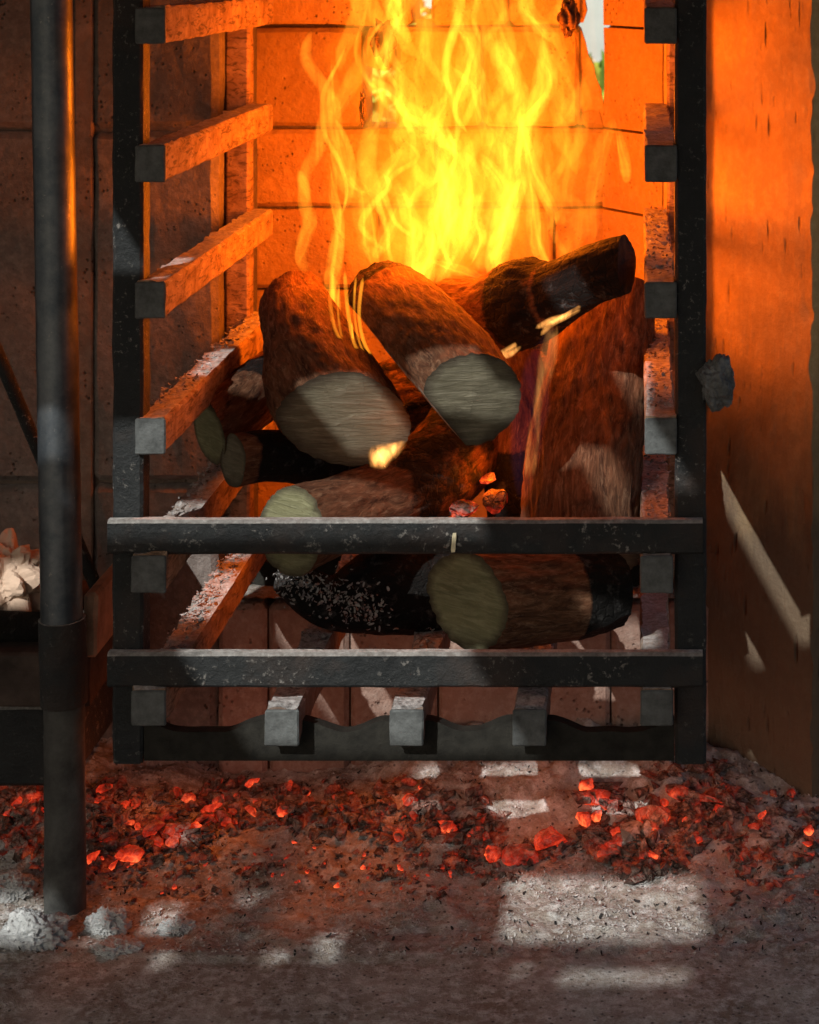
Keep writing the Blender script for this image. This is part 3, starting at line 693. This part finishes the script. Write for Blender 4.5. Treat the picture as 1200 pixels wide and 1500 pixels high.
# ------------------------------------------------------------ the fire
fire = thing('fire', 'tall yellow and orange flames rising from the log pile', 'fire', P(650, 420, .25))
def flame(name, pts, mat, n=12, rings=30, flat=.5, jitter=.0, seed=0, parent=fire):
    """pts: (px, py, Y, half width px, heat)"""
    rnd = random.Random(seed); sm_ = spline(pts, rings); vs = []; fs = []; ht = []
    ws = [(P(s[0], s[1], s[2]), s[3] * (s[2] + D) / F, s[4]) for s in sm_]; cs = [q[0] for q in ws]
    if jitter: cs = [c + Vector((noise.noise(c * 22 + Vector((seed, 0, 0))), noise.noise(c * 22 + Vector((0, seed, 9))), 0)) * jitter for c in cs]
    T, N, B = frames(cs); rot = rnd.uniform(-.5, .5)
    for j, (c, (_, r, h)) in enumerate(zip(cs, ws)):
        u = j / (rings - 1); endf = sm(0, .10, u) * sm(0, .10, 1 - u)
        # keep the wide side of the sheet roughly across x
        ax = Vector((1, 0, 0)); ax = (ax - T[j] * ax.dot(T[j]));
        ax = ax.normalized() if ax.length > .2 else N[j]
        bx = T[j].cross(ax); a2 = ax * math.cos(rot) + bx * math.sin(rot); b2 = bx * math.cos(rot) - ax * math.sin(rot)
        for i in range(n):
            th = 2 * math.pi * i / n
            k = 1 + .25 * noise.noise(c * 40 + Vector((math.cos(th), math.sin(th), seed)))
            vs.append(c + (a2 * math.cos(th) + b2 * math.sin(th) * flat) * max(r, .0008) * (.15 + .85 * endf) * k); ht.append(max(0., h) * endf)
    for j in range(rings - 1):
        for i in range(n):
            p, q = j * n + i, j * n + (i + 1) % n; fs.append((p, q, q + n, p + n))
    return obj(name, vs, fs, mat, parent, True, {'warmth': ht})
def lick(name, pts, mat, seed, k=3):
    rd = random.Random(seed)
    for q in range(k):
        ox, oy = rd.uniform(-5, 5), rd.uniform(-4, 4)
        flame(name, [(x + ox + rd.uniform(-3, 3), y + oy + rd.uniform(-3, 3), Y + rd.uniform(-.004, .004), w_ * rd.uniform(.8, 1.7), h * rd.uniform(.5, 1.)) for x, y, Y, w_, h in pts], mat, 12, 22, .7, .0015, seed + q)
def cr(x, y): return 360 + x / 2, y / 2
def tongue(Y, seed, *pts, mat=None, name='flame'):
    Y += .10
    rd = random.Random(seed * 7)
    for q in range(2):
        dx, dw = rd.uniform(-9, 9), rd.uniform(.3, .5)
        flame(name, [(*cr(x + dx + rd.uniform(-6, 6), y + rd.uniform(-14, 14)), Y + rd.uniform(-.015, .015), max(1.2, w * dw), h * .5) for x, y, w, h in pts], mat or FLAME, seed=seed + 100 * q, rings=40, jitter=.004)
    flame(name, [(*cr(x, y), Y + .012 * math.sin(i * 1.3 + seed), w * 1.5 + 1, h) for i, (x, y, w, h) in enumerate(pts)], mat or FLAME, seed=seed, rings=40, jitter=.002)
tongue(.20, 1, (255, 165, 3, .3), (260, 260, 6, .5), (264, 370, 7, .6), (278, 470, 9, .8), (310, 545, 11, .9), (355, 560, 10, .7), (400, 520, 9, .5), (440, 470, 8, .5), (480, 400, 6, .3))
tongue(.16, 2, (256, 470, 3, .3), (262, 560, 4, .6), (274, 650, 6, .9), (262, 760, 9, 1.2), (252, 850, 9, 1.2), (262, 960, 6, .8))
tongue(.24, 3, (345, 200, 3, .3), (372, 240, 7, .8), (420, 278, 11, 1.), (480, 335, 13, 1.1), (535, 375, 14, 1.2), (590, 410, 12, .9), (640, 440, 8, .5))
tongue(.21, 4, (345, 560, 4, .3), (352, 630, 7, .8), (362, 700, 8, 1.), (376, 750, 6, .8), (390, 790, 3, .5))
tongue(.23, 5, (440, 600, 3, .3), (425, 660, 8, .7), (395, 720, 7, .6), (375, 760, 3, .3))
tongue(.18, 6, (440, 520, 4, .3), (472, 600, 9, .9), (490, 690, 9, 1.2), (484, 770, 9, 1.3), (470, 840, 7, 1.))
tongue(.22, 7, (548, 330, 7, .3), (560, 430, 13, .6), (585, 530, 20, .9), (600, 620, 22, 1.), (575, 710, 17, 1.), (530, 800, 11, 1.2), (512, 880, 6, 1.))
tongue(.26, 8, (440, -30, 4, .3), (432, 10, 9, .9), (445, 50, 7, .8), (452, 110, 3, .4))
tongue(.27, 9, (580, 220, 3, .3), (570, 290, 7, .7), (556, 350, 8, .9), (540, 420, 8, .6))
tongue(.28, 10, (735, 110, 4, .2), (750, 170, 12, .9), (768, 220, 11, .9), (778, 280, 4, .3))
tongue(.26, 11, (700, 190, 3, .2), (678, 250, 6, .7), (690, 330, 7, .8), (712, 400, 8, .8), (705, 470, 7, .6), (690, 540, 6, .4))
tongue(.24, 12, (862, 90, 4, .3), (878, 180, 9, .8), (876, 260, 11, .9), (838, 315, 12, 1.), (804, 370, 13, 1.1), (792, 470, 13, 1.1), (796, 540, 11, 1.1), (762, 630, 12, 1.1), (742, 720, 12, 1.1), (745, 830, 10, .8))
tongue(.28, 13, (812, -30, 5, .3), (830, 30, 9, .8), (870, 80, 9, .8), (925, 135, 4, .3))
tongue(.20, 14, (800, 320, 3, .2), (826, 430, 6, .7), (850, 520, 7, .8), (890, 600, 6, .7), (915, 660, 3, .3))
tongue(.19, 15, (796, 380, 3, .3), (820, 500, 6, .8), (842, 610, 7, 1.), (850, 710, 8, 1.), (880, 775, 6, .9), (905, 800, 3, .4))
tongue(.25, 16, (640, 380, 5, .3), (648, 480, 11, .8), (652, 580, 16, 1.), (645, 670, 15, 1.), (610, 750, 10, .9), (560, 840, 6, .6))
tongue(.22, 17, (680, 440, 4, .3), (740, 530, 9, .8), (770, 610, 12, 1.), (750, 690, 12, 1.), (725, 770, 9, 1.), (745, 840, 6, .6))
tongue(.17, 18, (530, 760, 2, .4), (590, 778, 4, .8), (640, 795, 5, .8), (700, 820, 2, .3))
tongue(.12, 19, (1095, 370, 1, .3), (1102, 420, 4, .7), (1112, 490, 6, .8), (1116, 540, 2, .4))
tongue(.30, 20, (1085, 340, 3, .1), (1040, 440, 9, .25), (1022, 560, 9, .25), (1010, 720, 5, .2))
tongue(.27, 21, (640, 60, 4, .2), (650, 120, 8, .5), (640, 190, 9, .5), (660, 280, 8, .4), (640, 360, 6, .3))
tongue(.27, 22, (520, 40, 4, .1), (530, 120, 9, .25), (500, 220, 9, .3), (520, 300, 8, .3), (540, 380, 8, .4))
tongue(.26, 23, (970, 200, 4, .1), (990, 300, 10, .2), (960, 420, 12, .25), (930, 560, 12, .25), (940, 680, 8, .2))
tongue(.21, 24, (690, 560, 3, .4), (672, 640, 7, .9), (690, 700, 6, .8), (660, 770, 3, .5))
tongue(.18, 25, (545, 640, 3, .4), (540, 710, 6, 1.), (510, 790, 8, 1.3), (480, 850, 5, .8))
# thin bright strands down among the two left logs, white-hot spots between the logs
for i, pts in enumerate([[(505, 395), (509, 450), (520, 505), (545, 545)], [(522, 400), (519, 455), (528, 505), (550, 545)], [(488, 400), (484, 445), (497, 495), (532, 528)],
                         [(497, 415), (496, 465), (508, 510), (540, 540)], [(532, 405), (526, 455), (533, 500), (548, 530)], [(515, 470), (520, 520), (535, 545)]]):
    flame('flame', [(x, y, .125 + .004 * i, 2.2 if i % 2 else 3.4, .8) for x, y in pts], FLAME, 8, 24, .7, 0, 40 + i)
lick('hot_flame', [(545, 682, .075, 3, .4), (556, 672, .075, 13, .9), (572, 660, .075, 9, .9), (596, 648, .075, 3, .4)], FLAMEW, 51)
lick('hot_flame', [(786, 486, .11, 3, .5), (806, 473, .11, 4, .8), (830, 462, .11, 3, .7), (848, 453, .11, 3, .5)], FLAMEW, 52)
lick('hot_flame', [(722, 526, .16, 3, .4), (742, 515, .16, 5, .8), (760, 505, .16, 3, .4)], FLAMEW, 53)
lick('hot_flame', [(812, 478, .105, 4, .2), (802, 530, .105, 7, .13), (790, 590, .105, 5, .09), (784, 640, .105, 4, .09), (776, 706, .105, 4, .3)], FLAMEW, 54)
flame('gas_flame', [(810, 470, .11, 5, .5), (792, 540, .11, 24, .8), (775, 620, .11, 28, .9), (768, 690, .11, 22, .8), (770, 740, .11, 6, .4)], FLAMEBLUE, 14, 24, .6, .002, 55)
# broad veils of flame
for i, (x, y0, y1, wd, Y, h) in enumerate([(640, 60, 410, 95, .30, 1.), (585, 150, 420, 60, .26, 1.), (705, 30, 400, 80, .28, 1.), (760, 60, 395, 60, .25, .9), (650, 190, 420, 80, .21, 1.5), (610, 230, 420, 55, .19, 1.5), (715, 220, 400, 60, .20, 1.3), (540, 200, 420, 50, .24, .7), (680, -60, 300, 120, .33, .8), (820, 60, 380, 60, .31, .6), (590, -60, 200, 80, .33, .6), (650, 250, 420, 60, .24, 1.3), (665, 270, 410, 45, .22, 1.3), (850, -40, 330, 45, .33, .5)]):
    flame('flame_veil', [(x + 14 * math.sin(i * 2.1), y0, Y + .10, wd * .25, .1 * h), (x - 10 * math.sin(i), y0 + .35 * (y1 - y0), Y + .10, wd * .8, .7 * h), (x + 8 * math.cos(i), y0 + .7 * (y1 - y0), Y + .10, wd, h), (x, y1, Y + .10, wd * .6, .5 * h)], FLAMEB, 20, 40, .5, .006, 60 + i)
for i, (x, y0, y1, wd, h) in enumerate([(660, -90, 440, 190, 1.), (700, -90, 380, 150, .9), (600, 20, 430, 130, .9)]):
    flame('flame_glow', [(x, y0, .42, wd * .9, .8 * h), (x, y0 + .4 * (y1 - y0), .42, wd, h), (x, y0 + .75 * (y1 - y0), .42, wd * .9, h), (x, y1, .42, wd * .6, .5 * h)], FLAMEG, 24, 40, .35, .006, 160 + i)
rd = random.Random(77)
for i in range(88):
    x = rd.gauss(650, 80) if i < 64 else rd.gauss(775, 45); y1 = rd.uniform(60, 425); L = rd.uniform(110, 260); Y = rd.uniform(.28, .46); w_ = rd.uniform(3, 13)
    ph = rd.uniform(0, 6); am = rd.uniform(6, 22); hh = (1 if i < 64 else .55) * rd.uniform(.3, .9) * (1 if w_ < 8 else .7)
    flame('flame', [(x + am * math.sin(ph + k * 1.1) + (k - 3) * rd.uniform(-4, 4), y1 - L * k / 6, Y, w_ * (.5 + .9 * math.sin(math.pi * (k + .5) / 7)), hh) for k in range(7)], FLAME, 10, 36, .6, .006, 200 + i)
def fire_light(px, py, Y, watt, rad):
    l = bpy.data.lights.new('fire_light', 'POINT'); l.energy = watt; l.color = (1., .165, .004); l.shadow_soft_size = rad
    o = bpy.data.objects.new('fire_light', l); link(o, fire); o.location = P(px, py, Y) - fire.location
fire_light(650, 325, .36, 4.2, .035)
fire_light(640, 190, .37, 3.6, .04)
fire_light(735, 130, .36, 2.4, .04)
fire_light(650, 20, .37, 2.0, .05)
fire_light(480, 345, .27, .55, .02)
fire_light(600, 350, .21, .8, .02)
fire_light(735, 345, .23, .7, .02)
fire_light(830, 335, .17, .7, .02)
fire_light(795, 560, .085, .13, .006)
fire_light(575, 650, .065, .045, .005)
fire_light(722, 690, .20, .25, .015)
fire_light(520, 500, .20, .12, .01)

# charred scraps carried in the flames
def scrap(px, py, Y, w_, h_, seed, label):
    rnd = random.Random(seed); bm = bmesh.new(); bmesh.ops.create_icosphere(bm, subdivisions=4, radius=1); c = P(px, py, Y); k = (Y + D) / F
    for v in bm.verts:
        q = v.co.copy(); m_ = 1 + .6 * noise.noise(q * 1.6 + Vector((seed, 0, 0))) + .25 * noise.noise(q * 5)
        v.co = c + Vector((q.x * w_ * k * m_, q.y * .004 + .006 * noise.noise(q * 2), q.z * h_ * k * m_))
    tag(bm_obj('charred_scrap', bm, BARK_SCRAP, None, True), label, 'scrap')
BARK_SCRAP = mat_flat('charred_scrap', (.09, .05, .03), .9, 70, .8, .6)
scrap(562, 60, .40, 15, 30, 2, 'ragged brown charred scrap in the flames left of the small green gap')
scrap(834, 24, .40, 13, 24, 5, 'ragged brown charred scrap beside the tall pale gap')
scrap(531, 158, .40, 4, 20, 8, 'thin dark sliver hanging beside the left green gap')

# ------------------------------------------------------------ pole, poker, side shelf with paper
pt = thing('upright_pole', 'dark steel pipe standing upright left of the fire basket', 'pole', P(95, 1345, .14))
a, b, c, d = P(73, -120, .14), P(91, 906, .14), P(94, 1030, .14), P(96, 1345, .14)
tube('pipe', [(*a, .0186), (*(a.lerp(b, .5)), .0186), (*(b + Vector((0, 0, -.02))), .0186)], PIPE, pt, 40, 40, .0004)
tube('sleeve', [(*b, .0208), (*b.lerp(c, .5), .0209), (*c, .0207)], STEEL, pt, 40, 16, .0006)
tube('foot_pipe', [(*(c + Vector((0, 0, .02))), .0182), (*c.lerp(d, .5), .0184), (*(d + Vector((0, 0, -.02))), .019)], mat_flat('worn_pipe', (.05, .05, .046), .7, 35, .6, .5), pt, 40, 30, .0008)
pk = thing('poker', 'thin dark iron rod leaning behind the upright pole', 'poker', P(146, 872, .30))
p0, p1 = P(-30, 455, .16), P(146, 872, .30)
tube('rod', [(*p0, .0062), (*p0.lerp(p1, .5), .0064), (*p1, .0066)], STEEL, pk, 14, 24, .0004)
tube('tip', [(*p1, .0078), (*(p1 + (p1 - p0).normalized() * .012), .0085)], STEEL, pk, 14, 4)
CHARB = mat_flat('charred_board', (.045, .032, .026), .85, 30, .6, .5)
sh = thing('side_shelf', 'scorched board shelf on the wall left of the basket', 'shelf', (-.7, .28, -.62))
bm_obj('board', rough_box(-1.2, -.513, .185, NY - .002, -.70, -.648, .003, .002, 4), CHARB, sh)
bm_obj('end_board', rough_box(-.5125, -.500, .165, NY - .002, -.646, -.586, .003, .001, 3), SHELFM, sh)
bm_obj('bracket', rough_box(-.62, -.535, .20, NY - .004, -.78, -.703, .004, .001, 1), STEEL, sh)
make_log('burnt bark covered log lying on the shelf at the left edge', [(-.88, .215, -.634, .017), (-.70, .215, -.635, .016), (-.545, .22, -.637, .013)], None, (1, -.2, 0), lambda u, th: .8, lump=.2, seed=14, endchar=(1, 1), group=None)
def paper():
    bm = bmesh.new(); bmesh.ops.create_icosphere(bm, subdivisions=5, radius=1); c = P(8, 856, .27)
    for v in bm.verts:
        q = v.co.copy()
        k = 1 + .32 * noise.noise(q * 1.3 + Vector((4, 2, 0)))
        cell = noise.voronoi(q * 1.9 + Vector((1, 5, 2)))[0]
        k += .55 * (cell[1] - cell[0]) - .22
        cell = noise.voronoi(q * 4.4)[0]; k += .16 * (cell[1] - cell[0])
        v.co = c + Vector((q.x * .046 * k, q.y * .040 * k, q.z * .046 * k))
    tag(bm_obj('crumpled_paper', bm, PAPERM, None, False), 'crumpled ball of pale paper on the left shelf', 'paper')
paper()

# ------------------------------------------------------------ embers and flakes on the ash
def onfloor(px, py):
    y = .2
    for _ in range(12):
        x = (px - CX) * (y + D) / F; z = ashz(x, y); y = -z * F / (py - CY) - D
        y = max(.06, min(.395, y))
    x = (px - CX) * (y + D) / F
    return Vector((x, y, ashz(x, y)))
EM = {}
for nm, mt in (('hot', EMBERHOT), ('mid', EMBER), ('dull', EMBERDULL)):
    EM[nm] = [chunk_mesh('ember', 1 * .01, (.5 + .09 * i) * .01, (.48 + .05 * i) * .01, 100 + i, mt) for i in range(6)]
def ember(px, py, s, kind, label, group, sc=(1, 1, 1)):
    p = onfloor(px, py); k = s * (p.y + D) / F / .01
    o = bpy.data.objects.new('ember', R.choice(EM[kind])); link(o); o.location = p + Vector((0, 0, .0035 * k * R.uniform(.4, 1.) + (.0045 if kind != 'dull' else .001)))
    o.scale = (k * sc[0], k * sc[1], k * sc[2]); o.rotation_euler = (R.uniform(-.5, .5), R.uniform(-.5, .5), R.uniform(0, 6.28))
    return tag(o, label, 'ember', group)
LOOK = {'hot': 'bright orange red', 'mid': 'half ashed red', 'dull': 'dull dark red'}
ZONES = [((2, 58), (1135, 1228), 20, (9, 20), 'ember in the coals heaped left of the upright pole', 'embers heaped left of the pole', (.5, .35, .15)),
         ((128, 312), (1150, 1262), 44, (6, 22), 'ember in the coals right of the upright pole', 'embers right of the pole', (.5, .35, .15)),
         ((312, 730), (1150, 1222), 80, (6, 18), 'coal in the row across the ash under the basket', 'coals under the middle of the basket', (.24, .5, .26)),
         ((845, 1062), (1122, 1226), 46, (7, 26), 'coal in the heap below the right corner of the basket', 'coals below the right corner of the basket', (.3, .45, .25)),
         ((1070, 1196), (1150, 1320), 12, (6, 14), 'coal on the dark floor in front of the wing wall', 'coals by the wing wall', (.2, .4, .4)),
         ((180, 730), (1238, 1320), 56, (2.5, 6), 'spark of coal on the ash in front of the coals', 'sparks on the ash', (.75, .25, 0))]
for (xa, xb), (ya, yb), n, (sa, sb), lab, grp, (ph, pm, pd) in ZONES:
    for _ in range(n):
        k = R.random(); kind = 'hot' if k < ph else ('mid' if k < ph + pm else 'dull')
        sz = R.uniform(sa, sb); big_ = 'larger ' if sz > (sa + sb) / 2 else 'smaller '
        ember(R.uniform(xa, xb), ya + (yb - ya) * (R.random() + R.random()) / 2, sz, kind, big_ + LOOK[kind] + ' ' + lab, grp)
# broken coal between them: too much to count
def rubble(name, zones, mat, label, seed):
    rnd = random.Random(seed); vs = []; fs = []; protos = []
    for i in range(12):
        bm = bmesh.new()
        for _ in range(9): bm.verts.new((rnd.gauss(0, .5), rnd.gauss(0, .4), rnd.gauss(0, .3)))
        bmesh.ops.convex_hull(bm, input=bm.verts[:]); bmesh.ops.delete(bm, geom=[v for v in bm.verts if not v.link_faces], context='VERTS')
        bm.verts.index_update(); protos.append(([v.co.copy() for v in bm.verts], [[v.index for v in f.verts] for f in bm.faces])); bm.free()
    for (xa, xb), (ya, yb), n, (sa, sb) in zones:
        for _ in range(n):
            px = rnd.uniform(xa, xb); t = (rnd.random() + rnd.random()) / 2; py = ya + (yb - ya) * t
            if noise.noise(Vector((px * .02, py * .05, seed))) < -.06: continue
            p = onfloor(px, py); k = rnd.uniform(sa, sb) * (p.y + D) / F; pv, pf = rnd.choice(protos); m = Matrix.Rotation(rnd.uniform(0, 6.3), 3, 'Z') @ Matrix.Rotation(rnd.uniform(-.5, .5), 3, 'X'); b = len(vs)
            vs.extend([p + m @ v * k + Vector((0, 0, k * .25)) for v in pv]); fs.extend([[b + q for q in f] for f in pf])
    o = obj(name, vs, fs, mat, None, False); o['kind'] = 'stuff'; o['label'] = label
rubble('coal_rubble', [((0, 62), (1120, 1235), 300, (7, 22)), ((118, 320), (1140, 1268), 560, (5, 20)), ((300, 735), (1145, 1228), 900, (5, 19)), ((640, 860), (1190, 1225), 90, (5, 14)), ((860, 1075), (1115, 1232), 560, (6, 24)), ((1060, 1200), (1140, 1330), 220, (4, 14)), ((100, 760), (1225, 1330), 420, (3, 9))], RUBBLE, 'broken half burnt coal heaped across the hearth under the basket', 41)
for px, py, wt in ((30, 1175, .05), (215, 1200, .07), (400, 1185, .05), (580, 1185, .06), (780, 1190, .07), (960, 1165, .08), (1100, 1230, .03)):
    l = bpy.data.lights.new('coal_light', 'POINT'); l.energy = wt; l.color = (1., .20, .07); l.shadow_soft_size = .02
    o = bpy.data.objects.new('coal_light', l); link(o); o.location = onfloor(px, py) + Vector((0, -.01, .045))
# the few big ones
def big(px, py, s, kind, label, sc, rz=0):
    o = ember(px, py, s, kind, label, None, sc); o.rotation_euler = (0.05, .08, rz); return o
big(762, 1205, 34, 'hot', 'large bright red coal block, left half of the pair in the sunlit ash', (1.0, .8, 1.1), .1)
big(808, 1203, 34, 'hot', 'large bright red coal block, right half of the pair in the sunlit ash', (1.05, .9, 1.3), .5)
big(186, 1250, 27, 'hot', 'flat orange coal lying nearest the viewer right of the pole', (1.1, .8, .6), .2)
big(868, 1150, 26, 'hot', 'thin red coal lying on the pale ash heap under the basket', (1.2, .6, .7), .3)
big(960, 1150, 32, 'mid', 'square edged reddish coal under the right end of the basket', (1., .8, 1.), .1)
big(1012, 1172, 40, 'mid', 'long glowing coal sloping down under the right post', (1.3, .6, .7), -.4)
def clinker(px, py, s, sc, label, seed):
    p = onfloor(px, py); k = s * (p.y + D) / F
    me = chunk_mesh('ash_lump', k * sc[0], k * sc[1], k * sc[2], seed, ASH, 7, .0034); o = bpy.data.objects.new('ash_lump', me); link(o); o.location = p + Vector((0, 0, k * sc[2] * .6)); tag(o, label, 'ash lump')
ASHW2 = None
clinker(952, 1218, 22, (.75, .7, 1.3), 'pale upright lump of ash below the right floor bar', 301)
clinker(918, 1186, 30, (1., .8, .8), 'grey ash covered lump behind the pale upright one', 302)
clinker(900, 1210, 20, (1., .8, .7), 'pinkish grey ash lump left of the pale upright one', 303)
ASHW = mat_ash('white_ash', (.34, .35, .345), (.50, .51, .50), (.62, .63, .62))
def clump(px, py, w_, h_, label, seed):
    p = onfloor(px, py); k = (p.y + D) / F; bm = bmesh.new(); bmesh.ops.create_icosphere(bm, subdivisions=6, radius=1)
    for v in bm.verts:
        q = v.co.copy(); o3 = Vector((seed, seed * 2, 0))
        m_ = 1 + .42 * noise.noise(q * 1.7 + o3) + .26 * (1 - 2 * abs(noise.noise(q * 4 + o3))) + .12 * noise.noise(q * 11 + o3) + .07 * noise.noise(q * 26 + o3)
        v.co = p + Vector((q.x * w_ * k * m_, q.y * w_ * .7 * k * m_, q.z * h_ * k * m_))
    tag(bm_obj('ash_clump', bm, ASHW, None, True), label, 'ash clump')
clump(22, 1312, 26, 22, 'white ash clump at the left edge behind the others', 1)
clump(48, 1372, 44, 26, 'largest white ash clump, left of the foot of the pole', 2)
clump(158, 1358, 26, 20, 'rounded grey ash clump just right of the foot of the pole', 3)
clump(172, 1392, 30, 13, 'low spreading ash clump nearest the viewer by the pole', 4)
clump(258, 1362, 22, 14, 'small pale ash clump farthest right of the pole', 5)
# loose flakes: too many to count
pts = []
for _ in range(13000):
    px, py = R.uniform(0, 1200), R.uniform(1115, 1405) if R.random() < .8 else R.uniform(1180, 1405)
    if noise.noise(Vector((px * .012, py * .03, 3))) < -.25: continue
    p = onfloor(px, py); pts.append(p + Vector((0, 0, .0012)))
flakes('ash_flakes', pts, .0027, FLAKEG, 'loose pale flakes of ash spread over the hearth', None, .7, 8)
pts = []
for _ in range(700):
    px, py = R.uniform(0, 1200), R.uniform(1120, 1400); p = onfloor(px, py); pts.append(p + Vector((0, 0, .001)))
flakes('charcoal_crumbs', pts, .0045, CHAR, 'dark crumbs of charcoal spread over the ash', None, .5, 9)
